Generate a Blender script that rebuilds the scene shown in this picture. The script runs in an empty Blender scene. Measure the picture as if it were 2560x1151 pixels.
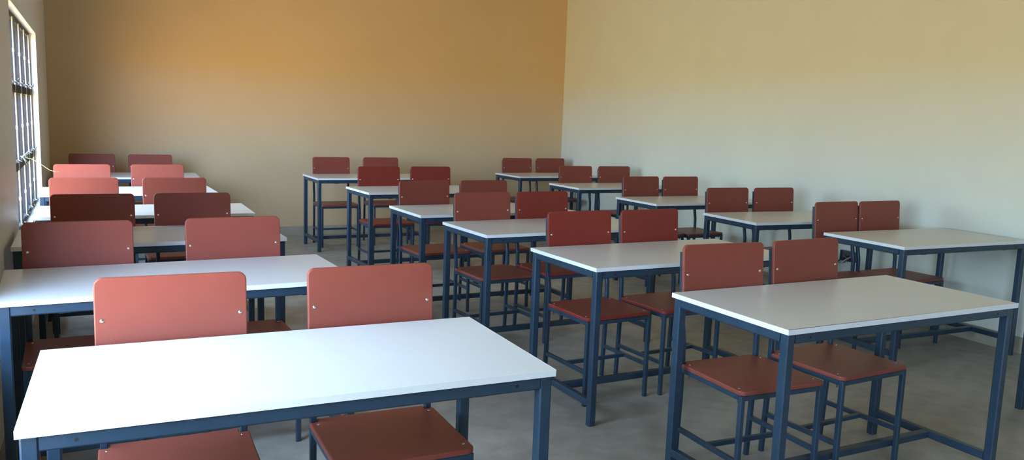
import bpy, math, random
from mathutils import Matrix, Vector
random.seed(7)
scn = bpy.context.scene
COL = scn.collection
PI = math.pi

# ------------------------------------------------------------------ materials
def new_mat(name):
    m = bpy.data.materials.new(name); m.use_nodes = True
    nt = m.node_tree
    return m, nt, nt.nodes['Principled BSDF']

def painted(name, c1, c2, scale=8.0, rough=0.5, bump=0.0, bump_scale=200.0, spec=0.5, metal=0.0, coat=0.0, rough_var=0.0, stretch=None):
    m, nt, b = new_mat(name)
    N = nt.nodes; L = nt.links
    tc = N.new('ShaderNodeTexCoord')
    src = tc.outputs['Object']
    if stretch:
        mp = N.new('ShaderNodeMapping'); mp.inputs['Scale'].default_value = stretch
        L.new(src, mp.inputs['Vector']); src = mp.outputs['Vector']
    nz = N.new('ShaderNodeTexNoise'); nz.inputs['Scale'].default_value = scale
    nz.inputs['Detail'].default_value = 6.0; nz.inputs['Roughness'].default_value = 0.6
    L.new(src, nz.inputs['Vector'])
    rp = N.new('ShaderNodeValToRGB')
    rp.color_ramp.elements[0].position = 0.3; rp.color_ramp.elements[0].color = (*c1, 1)
    rp.color_ramp.elements[1].position = 0.7; rp.color_ramp.elements[1].color = (*c2, 1)
    L.new(nz.outputs['Fac'], rp.inputs['Fac'])
    L.new(rp.outputs['Color'], b.inputs['Base Color'])
    b.inputs['Roughness'].default_value = rough
    b.inputs['Specular IOR Level'].default_value = spec
    b.inputs['Metallic'].default_value = metal
    b.inputs['Coat Weight'].default_value = coat
    if rough_var:
        mr = N.new('ShaderNodeMapRange')
        mr.inputs['To Min'].default_value = rough - rough_var; mr.inputs['To Max'].default_value = rough + rough_var
        L.new(nz.outputs['Fac'], mr.inputs['Value']); L.new(mr.outputs['Result'], b.inputs['Roughness'])
    if bump:
        n2 = N.new('ShaderNodeTexNoise'); n2.inputs['Scale'].default_value = bump_scale; n2.inputs['Detail'].default_value = 3.0
        L.new(src, n2.inputs['Vector'])
        bp = N.new('ShaderNodeBump'); bp.inputs['Strength'].default_value = bump; bp.inputs['Distance'].default_value = 0.002
        L.new(n2.outputs['Fac'], bp.inputs['Height']); L.new(bp.outputs['Normal'], b.inputs['Normal'])
    return m

M = {}
M['top'] = painted('white_laminate', (.66, .655, .63), (.70, .695, .67), 3, .34, .05, 300, .5, rough_var=.03)
M['band'] = painted('white_edge_strip', (.76, .75, .73), (.80, .79, .77), 20, .4)
M['steel'] = painted('navy_enamel_steel', (.017, .037, .060), (.026, .050, .078), 14, .36, .05, 150, .5, rough_var=.05)
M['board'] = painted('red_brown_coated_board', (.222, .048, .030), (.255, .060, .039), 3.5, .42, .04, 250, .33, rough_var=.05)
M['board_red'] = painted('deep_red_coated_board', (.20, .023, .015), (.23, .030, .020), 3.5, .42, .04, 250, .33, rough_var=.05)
M['chrome'] = painted('zinc_bolt', (.72, .72, .70), (.8, .8, .78), 30, .22, metal=1.0)
M['hole'] = painted('screw_hole_dark', (.006, .006, .007), (.01, .01, .011), 30, .8)
M['wall_cream'] = painted('cream_wall_paint', (.70, .69, .585), (.735, .72, .615), 2.2, .62, .18, 60, .3)
M['wall_tan'] = painted('tan_wall_paint', (.65, .465, .26), (.685, .495, .285), 1.6, .6, .18, 60, .3)
M['wall_left'] = painted('grey_cream_wall_paint', (.76, .75, .72), (.79, .78, .75), 2.2, .42, .12, 60, .45)
M['plaster'] = painted('bare_plaster_strip', (.36, .31, .23), (.44, .38, .28), 9, .85, .3, 80, .2)
M['ceiling'] = painted('grey_ceiling_board', (.56, .55, .53), (.62, .61, .59), 2, .8)
M['window_steel'] = painted('black_window_steel', (.008, .009, .012), (.014, .015, .02), 20, .6, .05, 150, .25)
M['bar_paint'] = painted('cream_bar_paint', (.26, .235, .18), (.32, .29, .225), 20, .5)
M['copper'] = painted('wire_copper', (.45, .32, .24), (.6, .45, .33), 60, .4, metal=.6)
M['black'] = painted('black_wire', (.012, .012, .014), (.02, .02, .022), 60, .5)
M['white_wire'] = painted('pale_wire', (.6, .55, .5), (.68, .62, .56), 60, .5)
M['box_metal'] = painted('grey_box_metal', (.07, .08, .09), (.12, .13, .14), 40, .5, metal=.5)
M['straw'] = painted('dry_grass_stalk', (.33, .33, .15), (.45, .44, .24), 60, .7)
M['leaf'] = painted('pale_grass_blade', (.40, .46, .30), (.62, .66, .50), 60, .6)

def floor_mat():
    m, nt, b = new_mat('cement_screed'); N = nt.nodes; L = nt.links
    tc = N.new('ShaderNodeTexCoord')
    n1 = N.new('ShaderNodeTexNoise'); n1.inputs['Scale'].default_value = 1.1; n1.inputs['Detail'].default_value = 8; n1.inputs['Roughness'].default_value = .65
    n2 = N.new('ShaderNodeTexNoise'); n2.inputs['Scale'].default_value = 9; n2.inputs['Detail'].default_value = 6
    L.new(tc.outputs['Object'], n1.inputs['Vector']); L.new(tc.outputs['Object'], n2.inputs['Vector'])
    r1 = N.new('ShaderNodeValToRGB')
    r1.color_ramp.elements[0].position = .3; r1.color_ramp.elements[0].color = (.275, .265, .23, 1)
    r1.color_ramp.elements[1].position = .72; r1.color_ramp.elements[1].color = (.42, .40, .35, 1)
    r2 = N.new('ShaderNodeValToRGB')
    r2.color_ramp.elements[0].position = .3; r2.color_ramp.elements[0].color = (.78, .78, .78, 1)
    r2.color_ramp.elements[1].position = .7; r2.color_ramp.elements[1].color = (1.08, 1.08, 1.08, 1)
    mx = N.new('ShaderNodeMix'); mx.data_type = 'RGBA'; mx.blend_type = 'MULTIPLY'; mx.inputs['Factor'].default_value = 1
    L.new(n1.outputs['Fac'], r1.inputs['Fac']); L.new(n2.outputs['Fac'], r2.inputs['Fac'])
    L.new(r1.outputs['Color'], mx.inputs['A']); L.new(r2.outputs['Color'], mx.inputs['B'])
    # fine chips and specks
    vo = N.new('ShaderNodeTexVoronoi'); vo.inputs['Scale'].default_value = 16
    L.new(tc.outputs['Object'], vo.inputs['Vector'])
    r3 = N.new('ShaderNodeValToRGB')
    r3.color_ramp.elements[0].position = .0; r3.color_ramp.elements[0].color = (1, 1, 1, 1)
    r3.color_ramp.elements[1].position = .05; r3.color_ramp.elements[1].color = (0, 0, 0, 1)
    L.new(vo.outputs['Distance'], r3.inputs['Fac'])
    m2 = N.new('ShaderNodeMix'); m2.data_type = 'RGBA'; m2.inputs['B'].default_value = (.42, .40, .36, 1)
    ml = N.new('ShaderNodeMath'); ml.operation = 'MULTIPLY'; ml.inputs[1].default_value = .35
    L.new(r3.outputs['Color'], ml.inputs[0]); L.new(ml.outputs[0], m2.inputs['Factor'])
    L.new(mx.outputs['Result'], m2.inputs['A'])
    L.new(m2.outputs['Result'], b.inputs['Base Color'])
    mr = N.new('ShaderNodeMapRange'); mr.inputs['To Min'].default_value = .42; mr.inputs['To Max'].default_value = .7
    L.new(n1.outputs['Fac'], mr.inputs['Value']); L.new(mr.outputs['Result'], b.inputs['Roughness'])
    bp = N.new('ShaderNodeBump'); bp.inputs['Strength'].default_value = .25; bp.inputs['Distance'].default_value = .004
    n3 = N.new('ShaderNodeTexNoise'); n3.inputs['Scale'].default_value = 45; n3.inputs['Detail'].default_value = 4
    L.new(tc.outputs['Object'], n3.inputs['Vector'])
    L.new(n3.outputs['Fac'], bp.inputs['Height']); L.new(bp.outputs['Normal'], b.inputs['Normal'])
    return m
M['floor'] = floor_mat()

def glass_mat():
    m = bpy.data.materials.new('window_glass'); m.use_nodes = True
    nt = m.node_tree; N = nt.nodes; L = nt.links
    N.remove(N['Principled BSDF'])
    tr = N.new('ShaderNodeBsdfTransparent'); tr.inputs['Color'].default_value = (.93, .95, .95, 1)
    gl = N.new('ShaderNodeBsdfGlossy'); gl.inputs['Roughness'].default_value = .03
    fr = N.new('ShaderNodeFresnel'); fr.inputs['IOR'].default_value = 1.45
    mx = N.new('ShaderNodeMixShader')
    L.new(fr.outputs[0], mx.inputs[0]); L.new(tr.outputs[0], mx.inputs[1]); L.new(gl.outputs[0], mx.inputs[2])
    L.new(mx.outputs[0], N['Material Output'].inputs['Surface'])
    return m
M['glass'] = glass_mat()

# ------------------------------------------------------------------ geometry
class MB:
    """collects vertices and faces of one mesh"""
    def __init__(s): s.v = []; s.f = []; s.mi = []; s.sm = []
    def add(s, vs, fs, mi=0, smooth=False):
        o = len(s.v); s.v += [tuple(p) for p in vs]
        for f in fs: s.f.append([i + o for i in f]); s.mi.append(mi); s.sm.append(smooth)
    def mesh(s, name, mats):
        me = bpy.data.meshes.new(name); me.from_pydata(s.v, [], s.f)
        for m in mats: me.materials.append(m)
        for p, mi, sm in zip(me.polygons, s.mi, s.sm): p.material_index = mi; p.use_smooth = sm
        me.update(); return me
    def box(s, x0, x1, y0, y1, z0, z1, mi=0):
        vs = [(x0,y0,z0),(x1,y0,z0),(x1,y1,z0),(x0,y1,z0),(x0,y0,z1),(x1,y0,z1),(x1,y1,z1),(x0,y1,z1)]
        s.add(vs, [(0,3,2,1),(4,5,6,7),(0,1,5,4),(1,2,6,5),(2,3,7,6),(3,0,4,7)], mi)
    def sweep(s, pts, w, side, h=None, ch=.12, mi=0):
        """rectangular hollow section with eased corners along pts; side = fixed side axis"""
        h = h or w; c = min(w, h) * ch; a, b = w / 2, h / 2
        sec = [(a-c,-b),(a,-b+c),(a,b-c),(a-c,b),(-a+c,b),(-a,b-c),(-a,-b+c),(-a+c,-b)]
        pts = [Vector(p) for p in pts]; n = len(pts); vs = []
        S = Vector(side).normalized()
        for i, p in enumerate(pts):
            if i == 0: t = pts[1] - p
            elif i == n - 1: t = p - pts[i-1]
            else: t = (pts[i+1] - p).normalized() + (p - pts[i-1]).normalized()
            t.normalize(); u = S.cross(t).normalized(); sd = t.cross(u)
            for q in sec: vs.append(p + sd * q[0] + u * q[1])
        fs = []
        for i in range(n - 1):
            for k in range(8):
                k2 = (k + 1) % 8
                fs.append((i*8+k, i*8+k2, (i+1)*8+k2, (i+1)*8+k))
        fs.append(tuple(reversed(range(8)))); fs.append(tuple((n-1)*8+k for k in range(8)))
        s.add(vs, fs, mi)
    def tube(s, pts, r, seg=8, mi=0, r_end=None):
        pts = [Vector(p) for p in pts]; n = len(pts); vs = []
        ref = Vector((0, 0, 1))
        for i, p in enumerate(pts):
            t = (pts[min(i+1, n-1)] - pts[max(i-1, 0)]).normalized()
            rf = ref if abs(t.dot(ref)) < .95 else Vector((1, 0, 0))
            u = t.cross(rf).normalized(); v = t.cross(u)
            rr = r if r_end is None else r + (r_end - r) * i / (n - 1)
            for k in range(seg):
                a = 2 * PI * k / seg; vs.append(p + (u * math.cos(a) + v * math.sin(a)) * rr)
        fs = [(i*seg+k, i*seg+(k+1) % seg, (i+1)*seg+(k+1) % seg, (i+1)*seg+k) for i in range(n-1) for k in range(seg)]
        fs.append(tuple(reversed(range(seg)))); fs.append(tuple((n-1)*seg+k for k in range(seg)))
        s.add(vs, fs, mi, True)
    def dome(s, c, ax, r, hgt, seg=10, rings=4, mi=0):
        """rounded bolt head: base circle at c, bulging along ax"""
        c = Vector(c); ax = Vector(ax).normalized()
        u = ax.orthogonal().normalized(); v = ax.cross(u); vs = []
        for i in range(rings):
            a = i / rings * PI / 2
            for k in range(seg):
                b = 2 * PI * k / seg
                vs.append(c + (u * math.cos(b) + v * math.sin(b)) * r * math.cos(a) + ax * hgt * math.sin(a))
        vs.append(c + ax * hgt)
        fs = [(i*seg+k, i*seg+(k+1) % seg, (i+1)*seg+(k+1) % seg, (i+1)*seg+k) for i in range(rings-1) for k in range(seg)]
        t = rings * seg
        fs += [((rings-1)*seg+k, (rings-1)*seg+(k+1) % seg, t) for k in range(seg)]
        fs.append(tuple(reversed(range(seg))))
        s.add(vs, fs, mi, True)
    def board(s, poly, z0, z1, e, f, mi=0):
        """flat board with eased edges from a counter-clockwise outline; f maps (x, y, z) to space"""
        def off(P, d):
            n = len(P); out = []
            for i in range(n):
                a, b, c = Vector(P[i-1]), Vector(P[i]), Vector(P[(i+1) % n])
                n1 = (b - a).normalized(); n2 = (c - b).normalized()
                n1 = Vector((-n1.y, n1.x)); n2 = Vector((-n2.y, n2.x))
                m = (n1 + n2); m = m / max(.2, m.dot(n1)) if m.length > 1e-6 else n1
                out.append((b.x + m.x * d, b.y + m.y * d))
            return out
        rings = []
        for (dz, d) in ((0, e), (.3*e, .3*e), (e, 0)): rings.append((z0 + dz, d))
        for (dz, d) in ((e, 0), (.3*e, .3*e), (0, e)): rings.append((z1 - dz, d))
        n = len(poly); vs = []; fs = []
        for z, d in rings:
            for x, y in (off(poly, d) if d else poly): vs.append(f(x, y, z))
        for i in range(len(rings) - 1):
            for k in range(n):
                k2 = (k + 1) % n
                fs.append((i*n+k, i*n+k2, (i+1)*n+k2, (i+1)*n+k))
        fs.append(tuple(reversed(range(n)))); fs.append(tuple((len(rings)-1)*n+k for k in range(n)))
        s.add(vs, fs, mi)

def arc(cx, cy, r, a0, a1, n=7):
    return [(cx + r*math.cos(a0+(a1-a0)*i/n), cy + r*math.sin(a0+(a1-a0)*i/n)) for i in range(n+1)]

def obj(name, mb, mats, parent=None):
    me = mb.mesh(name, mats if isinstance(mats, list) else [mats])
    o = bpy.data.objects.new(name, me); COL.objects.link(o)
    if parent: o.parent = parent
    return o
def empty(name, loc=(0, 0, 0), rz=0.0):
    o = bpy.data.objects.new(name, None); o.empty_display_size = .1; COL.objects.link(o)
    o.location = loc; o.rotation_euler = (0, 0, rz); return o
def tag(o, label, cat, group=None):
    o['label'] = label; o['category'] = cat
    if group: o['group'] = group
def struct(name, mb, mats, label=None):
    o = obj(name, mb, mats); o['kind'] = 'structure'
    if label: o['label'] = label
    return o
def copy_tree(o, parent=None):
    c = o.copy(); COL.objects.link(c)
    if parent: c.parent = parent
    for ch in o.children: copy_tree(ch, c)
    return c

# ------------------------------------------------------------------ room shell
XL = -.365; WT = .20                      # inner face and thickness of the left wall
YB = 9.13; YF = -5.0; ZC = 3.35
def xr(y): return 5.36 + (y - 3.1) * .0333 # the right wall runs slightly askew
W_OPEN = [(4.95, 7.44), (.75, 2.84), (-4.0, -1.5)]
Z_SILL, Z_HEAD = .60, 1.95

b = MB()
b.add([(XL-WT, YF-.2, 0), (xr(YF)+.2, YF-.2, 0), (xr(YB)+.3, YB+.2, 0), (XL-WT, YB+.2, 0),
       (XL-WT, YF-.2, -.15), (xr(YF)+.2, YF-.2, -.15), (xr(YB)+.3, YB+.2, -.15), (XL-WT, YB+.2, -.15)],
      [(0,1,2,3),(7,6,5,4),(0,4,5,1),(1,5,6,2),(2,6,7,3),(3,7,4,0)])
struct('floor', b, M['floor'], 'bare grey cement screed floor')
b = MB(); b.box(XL-WT, xr(YB)+.3, YF-.2, YB+.2, ZC, ZC+.12)
struct('ceiling', b, M['ceiling'])
b = MB(); b.box(XL-WT, xr(YB)+.3, YB, YB+.2, 0, ZC)
struct('wall_back', b, M['wall_tan'], 'tan painted back wall')
b = MB(); b.box(XL-WT, xr(YF)+.2, YF-.2, YF, 0, ZC)
struct('wall_front', b, M['wall_cream'])
b = MB(); y0, y1 = YF, YB
b.add([(xr(y0), y0, 0), (xr(y0)+.2, y0, 0), (xr(y1)+.2, y1, 0), (xr(y1), y1, 0),
       (xr(y0), y0, ZC), (xr(y0)+.2, y0, ZC), (xr(y1)+.2, y1, ZC), (xr(y1), y1, ZC)],
      [(0,3,2,1),(4,5,6,7),(0,1,5,4),(1,2,6,5),(2,3,7,6),(3,0,4,7)])
struct('wall_right', b, M['wall_cream'], 'pale cream painted right wall')
b = MB()
ys = sorted([v for w in W_OPEN for v in w])
b.box(XL-WT, XL, YF, YB, 0, Z_SILL); b.box(XL-WT, XL, YF, YB, Z_HEAD, ZC)
edges = [YF] + ys + [YB]
for i in range(0, len(edges), 2): b.box(XL-WT, XL, edges[i], edges[i+1], Z_SILL, Z_HEAD)
struct('wall_left', b, M['wall_left'], 'grey cream window wall')
# bare plaster strip along the foot of the walls
b = MB(); e = .006; a0, a1 = y0, y1 - e
b.add([(xr(a0)-e, a0, 0), (xr(a0), a0, 0), (xr(a1), a1, 0), (xr(a1)-e, a1, 0),
       (xr(a0)-e, a0, .105), (xr(a0), a0, .11), (xr(a1), a1, .11), (xr(a1)-e, a1, .105)],
      [(0,3,2,1),(4,5,6,7),(0,1,5,4),(1,2,6,5),(2,3,7,6),(3,0,4,7)])
struct('baseboard_right', b, M['plaster'], 'bare plaster strip at foot of right wall')
b = MB(); b.box(XL, xr(YB)-.002, YB-.006, YB, 0, .10)
struct('baseboard_back', b, M['plaster'], 'bare plaster strip at foot of back wall')

# steel windows
def make_window(n, ya, yb):
    root = empty('window_%d' % n, (XL-.065, (ya+yb)/2, Z_SILL)); root['kind'] = 'structure'
    L_ = yb - ya; H_ = Z_HEAD - Z_SILL; h = L_/2
    T1, T2 = .885, .405                    # the two transoms
    fr = MB(); d = .02
    fr.box(-d, d, -h, h, 0, .035); fr.box(-d, d, -h, h, H_-.035, H_)
    fr.box(-d, d, -h, -h+.035, .035, H_-.035); fr.box(-d, d, h-.035, h, .035, H_-.035)
    for z in (T1, T2): fr.box(-.026, .026, -h+.035, h-.035, z-.025, z+.025)
    nb = 5; step = L_ / nb
    for i in range(1, nb):
        y = -h + i*step
        for za, zb in ((.035, T2-.025), (T2+.025, T1-.025), (T1+.025, H_-.035)): fr.box(-d, d, y-.012, y+.012, za, zb)
    obj('window_frame', fr, M['window_steel'], root)
    for i in range(nb):
        for za, zb in ((.035, T2-.025), (T2+.025, T1-.025), (T1+.025, H_-.035)):
            ya_, yb_ = -h + i*step + (.014 if i else .035), -h + (i+1)*step - (.014 if i < nb-1 else .035)
            g = MB(); g.add([(-.006, ya_, za), (-.006, yb_, za), (-.006, yb_, zb), (-.006, ya_, zb)], [(0, 1, 2, 3)])
            obj('window_pane', g, M['glass'], root)
    for i in range(nb):                    # thin cream guard rods in front of the panes
        y = -h + (i+.5)*step
        r = MB(); r.tube([(.028, y, .03), (.028, y, H_-.03)], .005, 8)
        for z in (T2*.5, (T1+T2)/2, (T1+H_)/2): r.tube([(.028, y, z-.012), (.028, y, z+.012)], .008, 8)
        obj('guard_rod', r, M['bar_paint'], root)
    for i in range(nb):                    # peg stays just above each transom
        y = -h + (i+.35)*step
        for z in (.05, T2+.04, T1+.04):
            r = MB(); r.box(.018, .034, y-.03, y+.03, z-.006, z+.006); r.tube([(.034, y-.02, z), (.05, y-.02, z), (.055, y-.02, z+.02)], .006, 8)
            obj('window_stay', r, M['chrome'], root)
    return root
for i, (ya, yb) in enumerate(W_OPEN): make_window(i + 1, ya, yb)

# ------------------------------------------------------------------ tables
TH = .75; TT = .018; TW = .035; OV = .007
def make_table(W, D, lifted=False):
    root = empty('classroom_table')
    hw, hd = W/2, D/2; bt = .0015
    t = MB(); e = .0008
    poly = [(-hw+bt, -hd+bt), (hw-bt, -hd+bt), (hw-bt, hd-bt), (-hw+bt, hd-bt)]
    t.board(poly, TH-TT, TH, e, lambda x, y, z: (x, y, z))
    top = obj('table_top', t, M['top'], root)
    bd = MB()
    if lifted:   # front strip has come slightly away from the board
        n = 24; vs = []; fs = []
        for i in range(n + 1):
            u = i / n; x = -hw + W*u; g = .0025 * max(0, min(1, (u - .25) / .5))
            for (yy, zz) in ((-hd-g-.001, TH-TT), (-hd-g-.001, TH+g*.8), (-hd+bt-g-.001, TH+g*.8), (-hd+bt-g-.001, TH-TT)): vs.append((x, yy, zz))
        for i in range(n):
            for k in range(4): fs.append((i*4+k, (i+1)*4+k, (i+1)*4+(k+1) % 4, i*4+(k+1) % 4))
        fs += [(0,1,2,3), tuple(reversed([n*4+k for k in range(4)]))]
        bd.add(vs, fs)
        bd.box(-hw+.002, hw-.002, -hd+bt-.0002, -hd+bt+.0022, TH-.004, TH+.0003, 1)
    else:
        bd.box(-hw, hw, -hd, -hd+bt, TH-TT, TH)
    bd.box(-hw, hw, hd-bt, hd, TH-TT, TH)
    bd.box(-hw, -hw+bt, -hd+bt, hd-bt, TH-TT, TH); bd.box(hw-bt, hw, -hd+bt, hd-bt, TH-TT, TH)
    obj('edge_strip', bd, [M['band'], M['hole']], top)
    zt = TH - TT; lx, ly = hw-OV-TW/2, hd-OV-TW/2
    for sx, sy in ((-1,-1),(1,-1),(1,1),(-1,1)):
        l = MB(); l.sweep([(sx*lx, sy*ly, 0), (sx*lx, sy*ly, zt)], TW, (1, 0, 0))
        obj('leg', l, M['steel'], root)
    a = MB(); za = zt - TW/2
    for sy in (-1, 1): a.sweep([(-lx+TW/2, sy*ly, za), (lx-TW/2, sy*ly, za)], TW, (0, 1, 0))
    for sx in (-1, 1): a.sweep([(sx*lx, -ly+TW/2, za), (sx*lx, ly-TW/2, za)], TW, (1, 0, 0))
    for sx in (-1, 1):
        c = Vector((sx*(hw-.11), -ly-TW/2-.0004, za)); r = .0045
        a.add([c + Vector((r*math.cos(k*PI/6), 0, r*math.sin(k*PI/6))) for k in range(12)], [tuple(range(12))], 1)
        a.box(sx*(hw-.20)-.018, sx*(hw-.20)+.018, -ly-.004, -ly+.012, za-TW/2-.004, za-TW/2+.001)   # fixing lug
    obj('apron', a, [M['steel'], M['hole']], root)
    zb = .105
    for sx in (-1, 1):
        s = MB(); s.sweep([(sx*lx, -ly+TW/2, zb), (sx*lx, ly-TW/2, zb)], TW*.92, (1, 0, 0))
        obj('foot_bar', s, M['steel'], root)
    s = MB(); s.sweep([(-lx+TW/2, 0, zb), (lx-TW/2, 0, zb)], TW*.92, (0, 1, 0))
    obj('stretcher', s, M['steel'], root)
    return root

# ------------------------------------------------------------------ chairs
CW = .405
def make_chair(board):
    root = empty('school_chair')
    hw = CW/2; q = .020; lx = hw - q/2 - .004
    SZ, ST = .450, .018; yf, yr = -.395, -.004
    # seat board, notched round the rear posts
    r = .026; n = .028
    poly = arc(-hw+r, yf+r, r, PI, 1.5*PI) + arc(hw-r, yf+r, r, 1.5*PI, 2*PI)
    poly += [(hw, yr-n), (hw-n, yr-n), (hw-n, yr), (-hw+n, yr), (-hw+n, yr-n), (-hw, yr-n)]
    s = MB(); s.board(poly, SZ-ST, SZ, .004, lambda x, y, z: (x, y, z))
    seat = obj('seat', s, board, root)
    for sx in (-1, 1):
        for y in (-.055, -.352):
            d = MB(); d.dome((sx*.180, y, SZ-.0005), (0, 0, 1), .0055, .0022, 10, 3)
            d.tube([(sx*.180, y, SZ-ST), (sx*.180, y, SZ-ST-.036)], .0035, 8)
            d.dome((sx*.180, y, SZ-ST-q-.0005), (0, 0, -1), .0075, .009, 6, 2)
            obj('screw', d, M['chrome'], seat)
    # backrest, leaning back a little
    z0, z1 = .672, .930; r = .024; t = .016; lean = math.atan2(.020, z1-z0)
    poly = arc(-hw+r, r, r, PI, 1.5*PI) + arc(hw-r, r, r, 1.5*PI, 2*PI) + arc(hw-r, z1-z0-r, r, 0, .5*PI) + arc(-hw+r, z1-z0-r, r, .5*PI, PI)
    cl, sl = math.cos(lean), math.sin(lean)
    def place(x, v, w):   # v up the board, w through its thickness (0 back .. t front)
        return (x, -.020 + sl*v + cl*(t-w), z0 + cl*v - sl*(t-w))
    bk = MB(); bk.board(poly, 0, t, .0035, place)
    back = obj('backrest', bk, board, root)
    nrm = Vector((0, -cl, sl))
    for sx in (-1, 1):
        d = MB(); d.dome(place(sx*.183, .138, t-.0005), nrm, .0062, .0036, 12, 4)
        obj('bolt', d, M['chrome'], back)
    # legs
    zs = SZ - ST
    yl = yf + .014
    for sx in (-1, 1):
        l = MB(); l.sweep([(sx*lx, yl, 0), (sx*lx, yl, zs)], q, (1, 0, 0))
        obj('leg', l, M['steel'], root)
        yp = yr - .011
        bx = place(0, .01, -q/2); tx = place(0, z1-z0-.03, -q/2)
        l = MB(); l.sweep([(sx*lx, yp+.012, 0), (sx*lx, yp, .30), (sx*lx, yp, .47), (sx*lx, yp+.002, .53), (sx*lx, bx[1]-.004, .61), (sx*lx, bx[1], bx[2]), (sx*lx, tx[1], tx[2])], q, (1, 0, 0))
        obj('leg', l, M['steel'], root)
    f = MB(); zr = zs - q/2
    f.sweep([(-lx+q/2, yl, zr), (lx-q/2, yl, zr)], q, (0, 1, 0)); f.sweep([(-lx+q/2, yr-.011, zr), (lx-q/2, yr-.011, zr)], q, (0, 1, 0))
    for sx in (-1, 1): f.sweep([(sx*lx, yl+q/2, zr), (sx*lx, yr-.021, zr)], q, (1, 0, 0))
    obj('seat_frame', f, M['steel'], root)
    zb = .172
    for sx in (-1, 1):
        s = MB(); s.sweep([(sx*lx, yl+q/2, zb), (sx*lx, yr-.018, zb)], q*.95, (1, 0, 0))
        obj('side_bar', s, M['steel'], root)
    s = MB(); s.sweep([(-lx+q/2, -.20, zb), (lx-q/2, -.20, zb)], q*.95, (0, 1, 0))
    obj('cross_bar', s, M['steel'], root)
    return root

# ------------------------------------------------------------------ layout
W_A, W_R, D_ = 1.2326, 1.13, .6046
TABLES = [
    ('L1', 0.4701, 1.8869, -0.0318), ('L2', 0.3100, 3.1749, 0.0358), ('L3', 0.2760, 4.3350, 0.0120),
    ('L4', 0.3115, 5.4286, -0.0138), ('L5', 0.2625, 6.8033, 0.0200), ('L6', 0.3143, 8.3558, -0.0308),
    ('M1', 2.6263, 1.9615, -0.0006), ('M2', 2.6200, 3.1120, 0.0140), ('M3', 2.5760, 4.1923, 0.0314),
    ('M4', 2.5400, 5.1182, 0.0196), ('M5', 2.6650, 6.6889, 0.0434), ('M6', 2.6182, 8.1900, 0.0149),
    ('R1', 4.9425, 8.3853, 0.0300), ('R2', 4.8473, 6.8992, -0.0139), ('R3', 4.7021, 5.4517, -0.0191),
    ('R4', 4.6581, 4.2225, -0.0700), ('R5', 4.7280, 3.1426, -0.0333), ('R6', 4.7570, 1.9000, 0.0),
]
CHAIRS = [
    ('L1a', 0.1978, 2.2697, -0.0331), ('L1b', 0.7832, 2.2348, -0.0273), ('L2a', -0.0560, 3.5728, 0.0204), ('L2b', 0.5549, 3.5243, 0.0307),
    ('L3a', 0.0025, 4.5746, 0.0177), ('L3b', 0.4995, 4.6176, 0.0097), ('L4a', -0.0451, 5.7162, 0.0026), ('L4b', 0.5006, 5.7214, 0.0001),
    ('L5a', -0.0647, 7.0871, 0.0024), ('L5b', 0.4880, 7.1158, -0.0066), ('L6a', 0.0075, 8.6341, -0.0016), ('L6b', 0.5256, 8.6547, -0.0054),
    ('M1a', 2.2831, 2.2847, -0.0501), ('M1b', 2.7613, 2.2998, 0.0453), ('M2a', 2.3156, 3.4432, 0.0400), ('M2b', 2.7118, 3.3581, 0.0500),
    ('M3a', 2.2350, 4.4945, 0.0425), ('M3b', 2.6181, 4.3925, 0.0500), ('M4a', 2.1815, 5.3887, 0.0450), ('M4b', 2.6624, 5.3841, 0.0450),
    ('M5a', 2.3490, 6.9732, 0.0332), ('M5b', 2.8744, 7.0223, 0.0055), ('M6a', 2.3309, 8.5829, -0.0085), ('M6b', 2.8795, 8.5423, -0.0027),
    ('R1a', 4.7294, 8.7905, -0.0011), ('R1b', 5.1817, 8.7478, -0.0071), ('R2a', 4.6204, 7.2253, -0.0054), ('R2b', 5.0932, 7.1940, -0.0205),
    ('R3a', 4.4290, 5.7892, 0.0400), ('R3b', 4.8677, 5.7744, 0.0100), ('R4a', 4.3468, 4.5606, -0.0400), ('R4b', 4.7466, 4.4828, -0.0400),
    ('R5a', 4.3187, 3.5007, 0.0150), ('R5b', 4.7380, 3.5072, 0.0100),
]
COLN = {'L': 'window-wall column', 'M': 'middle column', 'R': 'blank-wall column'}
ORD_LM = {1: 'front', 2: 'second', 3: 'third', 4: 'fourth', 5: 'fifth', 6: 'rearmost'}
ORD_R = {1: 'rearmost', 2: 'fifth', 3: 'fourth', 4: 'third', 5: 'second', 6: 'front'}
def ordinal(k): return (ORD_R if k[0] == 'R' else ORD_LM)[int(k[1])]
T_LABEL = {
    'L1': 'white table glaring with daylight, nearest of the column beside the window wall',
    'M1': 'white table with lifting front edge strip, at the front of the middle column',
    'L3': 'shaded white table with dark line along its front edge, third beside the window wall',
    'R6': 'table at the front of the blank-wall column, only a navy leg showing',
}
protos = {}
TPOS = {}
for key, x, y, a in TABLES:
    W = 1.04 if key == 'R6' else W_R if key[0] == 'R' else W_A
    var = (W, key in ('M1', 'L3'))
    if var not in protos:
        protos[var] = o = make_table(W, D_, var[1])
    else: o = copy_tree(protos[var])
    o.location = (x, y, 0); o.rotation_euler = (0, 0, a); TPOS[key] = (x, y, a)
    lab = T_LABEL.get(key) or 'white-topped table on navy legs, %s from the front in the %s' % (ordinal(key), COLN[key[0]])
    if key not in T_LABEL and ordinal(key) == 'rearmost': lab = 'white-topped table on navy steel legs, nearest the back wall in the %s' % COLN[key[0]]
    tag(o, lab, 'table', 'white classroom tables')

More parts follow.
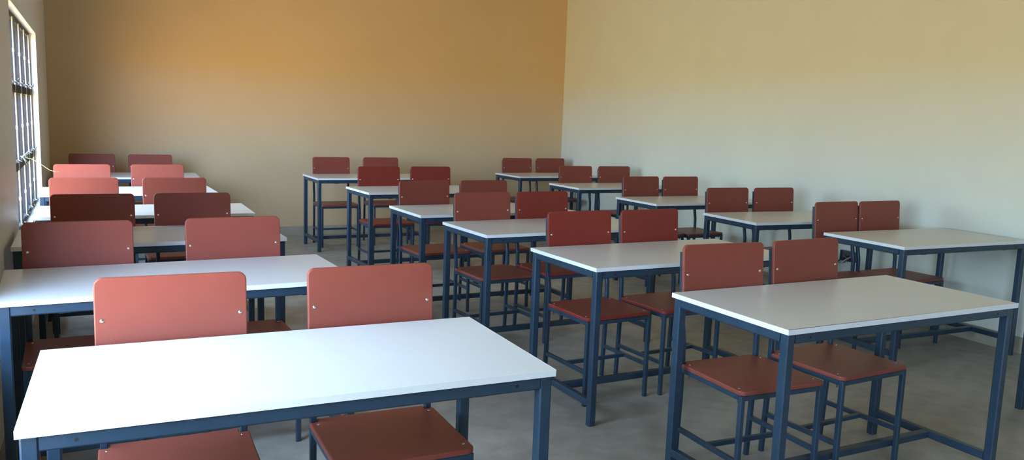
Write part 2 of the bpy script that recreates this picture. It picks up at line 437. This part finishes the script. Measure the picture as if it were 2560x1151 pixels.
RED = {'M2a', 'M2b', 'M5a', 'M5b', 'M3b'}
cam_xy = (0.0, -0.2234)
PULLED = {'R5a': .455, 'R5b': .460, 'R4a': .418, 'R4b': .416}   # chairs standing a little farther out
cproto = {}
for key, x, y, a in CHAIRS:
    tx, ty, ta = TPOS[key[:2]]
    # keep the backrest just behind the table edge, sliding along the line of sight
    def depth(px, py): return -(px-tx)*math.sin(ta) + (py-ty)*math.cos(ta)
    lo = .323 + .2*abs(a-ta); hi = max(.345, lo)
    if key in PULLED: lo = hi = PULLED[key]
    s = 1.0
    for _ in range(12):
        cx, cy = cam_xy[0] + (x-cam_xy[0])*s, cam_xy[1] + (y-cam_xy[1])*s
        d = depth(cx, cy)
        if d < lo: s += (lo-d) / math.hypot(y-cam_xy[1], 1e-3)
        elif d > hi: s -= (d-hi) / math.hypot(y-cam_xy[1], 1e-3)
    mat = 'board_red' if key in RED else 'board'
    if mat not in cproto: cproto[mat] = o = make_chair(M[mat])
    else: o = copy_tree(cproto[mat])
    o.location = (cx, cy, 0); o.rotation_euler = (0, 0, a)
    side = 'nearer the windows' if key[2] == 'a' else 'farther from the windows'
    od = ordinal(key); od = {'front': 'front', 'rearmost': 'rearmost'}.get(od, od)
    colr = 'deep red' if key in RED else 'red-brown'
    cn = {'L': 'window-wall column', 'M': 'middle column', 'R': 'blank-wall column'}[key[0]]
    tag(o, '%s chair %s at the %s table of the %s' % (colr, side, od, cn), 'chair', 'classroom chairs behind the tables')

# ------------------------------------------------------------------ open socket box with loose wires on the right wall
yb_ = 4.27; xb = xr(yb_)
s = empty('socket_box', (xb, yb_, .405)); tag(s, 'open grey socket box with loose wires low on the right wall', 'socket')
b = MB(); w, h, d = .075, .042, .022
b.box(-d, 0, -w, w, -h, -h+.004); b.box(-d, 0, -w, w, h-.004, h); b.box(-d, 0, -w, -w+.004, -h+.004, h-.004); b.box(-d, 0, w-.004, w, -h+.004, h-.004)
b.box(-.004, 0, -w+.004, w-.004, -h+.004, h-.004)
obj('box', b, M['box_metal'], s)
for k, (mt, pts) in enumerate((
    ('black', [(-.005, .0, .0), (-.03, .02, -.01), (-.045, .05, -.035), (-.035, .085, -.06), (-.02, .10, -.075)]),
    ('white_wire', [(-.005, -.02, -.005), (-.035, .0, -.025), (-.045, .03, -.05), (-.03, .07, -.062)]),
    ('copper', [(-.005, .03, .01), (-.03, .03, .0), (-.04, -.02, -.02), (-.035, .02, -.055)]),
    ('black', [(-.005, -.045, .01), (-.03, -.03, -.02), (-.035, -.055, -.04), (-.02, -.06, -.06)]))):
    t = MB(); t.tube(pts, .0042, 8); obj('wire', t, M[mt], s)

# ------------------------------------------------------------------ dry grass stalk caught in the window
g = empty('grass_stalk', (XL-.035, 6.02, 1.045)); tag(g, 'dry yellowish grass stalk poking into the room through the left window', 'grass stalk')
t = MB(); t.tube([(-.03, .02, .01), (.0, .0, .0), (.05, .0, -.012), (.10, .0, -.045), (.15, .0, -.085), (.185, .0, -.098), (.21, .0, -.096)], 0.0032, 8, r_end=.0015)
st = obj('stem', t, M['straw'], g)
for dy, dz, dx in ((.05, .03, .01), (-.05, .02, .0), (.03, -.045, .02), (-.03, -.05, .01), (.0, .05, .03)):
    t = MB(); t.tube([(.0, 0, 0), (dx*.5+.01, dy*.5, dz*.6), (dx+.012, dy, dz)], .004, 6, r_end=.001)
    obj('blade', t, M['leaf'], g)

# ------------------------------------------------------------------ daylight
world = bpy.data.worlds.new('daylight'); scn.world = world; world.use_nodes = True
nt = world.node_tree; N = nt.nodes; L = nt.links
bg = N['Background']
tc = N.new('ShaderNodeTexCoord'); sp = N.new('ShaderNodeSeparateXYZ'); L.new(tc.outputs['Generated'], sp.inputs[0])
mr = N.new('ShaderNodeMapRange'); mr.inputs['From Min'].default_value = -1; mr.inputs['From Max'].default_value = 1
L.new(sp.outputs['Z'], mr.inputs['Value'])
def sky_ramp(stops):
    rp = N.new('ShaderNodeValToRGB'); cr = rp.color_ramp
    cr.elements[0].position, cr.elements[0].color = stops[0][0], (*stops[0][1], 1)
    cr.elements[1].position, cr.elements[1].color = stops[-1][0], (*stops[-1][1], 1)
    for p, c in stops[1:-1]:
        e = cr.elements.new(p); e.color = (*c, 1)
    L.new(mr.outputs['Result'], rp.inputs['Fac'])
    return rp
# hazy horizon seen straight out of the windows, clearer blue sky over red soil towards the far end
rp = sky_ramp([(0.0, (.50, .39, .22)), (.42, (.60, .51, .29)), (.496, (.60, .54, .31)), (.504, (.57, .83, .98)), (.60, (.57, .84, 1.04)), (.72, (.58, .80, 1.08)), (1.0, (.50, .76, 1.15))])
rq = sky_ramp([(0.0, (.56, .38, .17)), (.42, (.70, .47, .20)), (.496, (.70, .50, .22)), (.504, (.49, .75, 1.22)), (.60, (.48, .75, 1.28)), (.72, (.50, .76, 1.22)), (1.0, (.46, .72, 1.22))])
mxs = N.new('ShaderNodeMix'); mxs.data_type = 'RGBA'
L.new(rp.outputs['Color'], mxs.inputs['A']); L.new(rq.outputs['Color'], mxs.inputs['B']); L.new(mxs.outputs['Result'], bg.inputs['Color'])
# the sun side of the sky is the brighter one
dt = N.new('ShaderNodeVectorMath'); dt.operation = 'DOT_PRODUCT'; dt.inputs[1].default_value = (0, -1, 0)
L.new(tc.outputs['Generated'], dt.inputs[0])
ms = N.new('ShaderNodeMapRange'); ms.inputs['From Min'].default_value = -1; ms.inputs['From Max'].default_value = 1
ms.inputs['To Min'].default_value = 3; ms.inputs['To Max'].default_value = 40
L.new(dt.outputs['Value'], ms.inputs['Value']); L.new(ms.outputs['Result'], bg.inputs['Strength'])
mf = N.new('ShaderNodeMapRange'); mf.inputs['From Min'].default_value = .1; mf.inputs['From Max'].default_value = .9
L.new(dt.outputs['Value'], mf.inputs['Value']); L.new(mf.outputs['Result'], mxs.inputs['Factor'])
bg.inputs['Strength'].default_value = 26.0
for i, (ya, yb) in enumerate(W_OPEN):
    ld = bpy.data.lights.new('window_daylight', 'AREA'); ld.shape = 'RECTANGLE'; ld.size = yb-ya; ld.size_y = Z_HEAD-Z_SILL
    ld.cycles.is_portal = True
    lo_ = bpy.data.objects.new('window_daylight', ld); COL.objects.link(lo_)
    lo_.location = (XL-WT+.01, (ya+yb)/2, (Z_SILL+Z_HEAD)/2)
    lo_.rotation_euler = Matrix(((0, 0, -1), (1, 0, 0), (0, -1, 0))).transposed().to_euler() if False else (PI/2, 0, -PI/2)

# ------------------------------------------------------------------ camera
F, PX, PY, YAW, PITCH, ROLL, CX, CY, CZ = 2036.3277, 1274.0735, 578.0577, -.476652, .136515, -.034539, 0.0, -.223377, 1.401904
cy_, sy_ = math.cos(YAW), math.sin(YAW)
f = Vector((-sy_*math.cos(PITCH), cy_*math.cos(PITCH), -math.sin(PITCH))); r = Vector((cy_, sy_, 0)); d = f.cross(r)
r2 = math.cos(ROLL)*r + math.sin(ROLL)*d; d2 = -math.sin(ROLL)*r + math.cos(ROLL)*d
cd = bpy.data.cameras.new('camera'); cam = bpy.data.objects.new('camera', cd); COL.objects.link(cam)
mw = Matrix.Identity(4)
for i in range(3): mw[i][0] = r2[i]; mw[i][1] = -d2[i]; mw[i][2] = -f[i]
mw[0][3], mw[1][3], mw[2][3] = CX, CY, CZ
cam.matrix_world = mw
cd.sensor_fit = 'HORIZONTAL'; cd.sensor_width = 36; cd.lens = F/2560*36
cd.shift_x = (1280-PX)/2560; cd.shift_y = (PY-575.5)/2560
cd.clip_start = .02
scn.camera = cam

vs = scn.view_settings
vs.view_transform = 'Standard'; vs.look = 'None'; vs.exposure = 0.06; vs.gamma = 1.0; vs.use_curve_mapping = False
scn.cycles.max_bounces = 12; scn.cycles.diffuse_bounces = 6; scn.cycles.sample_clamp_indirect = 10
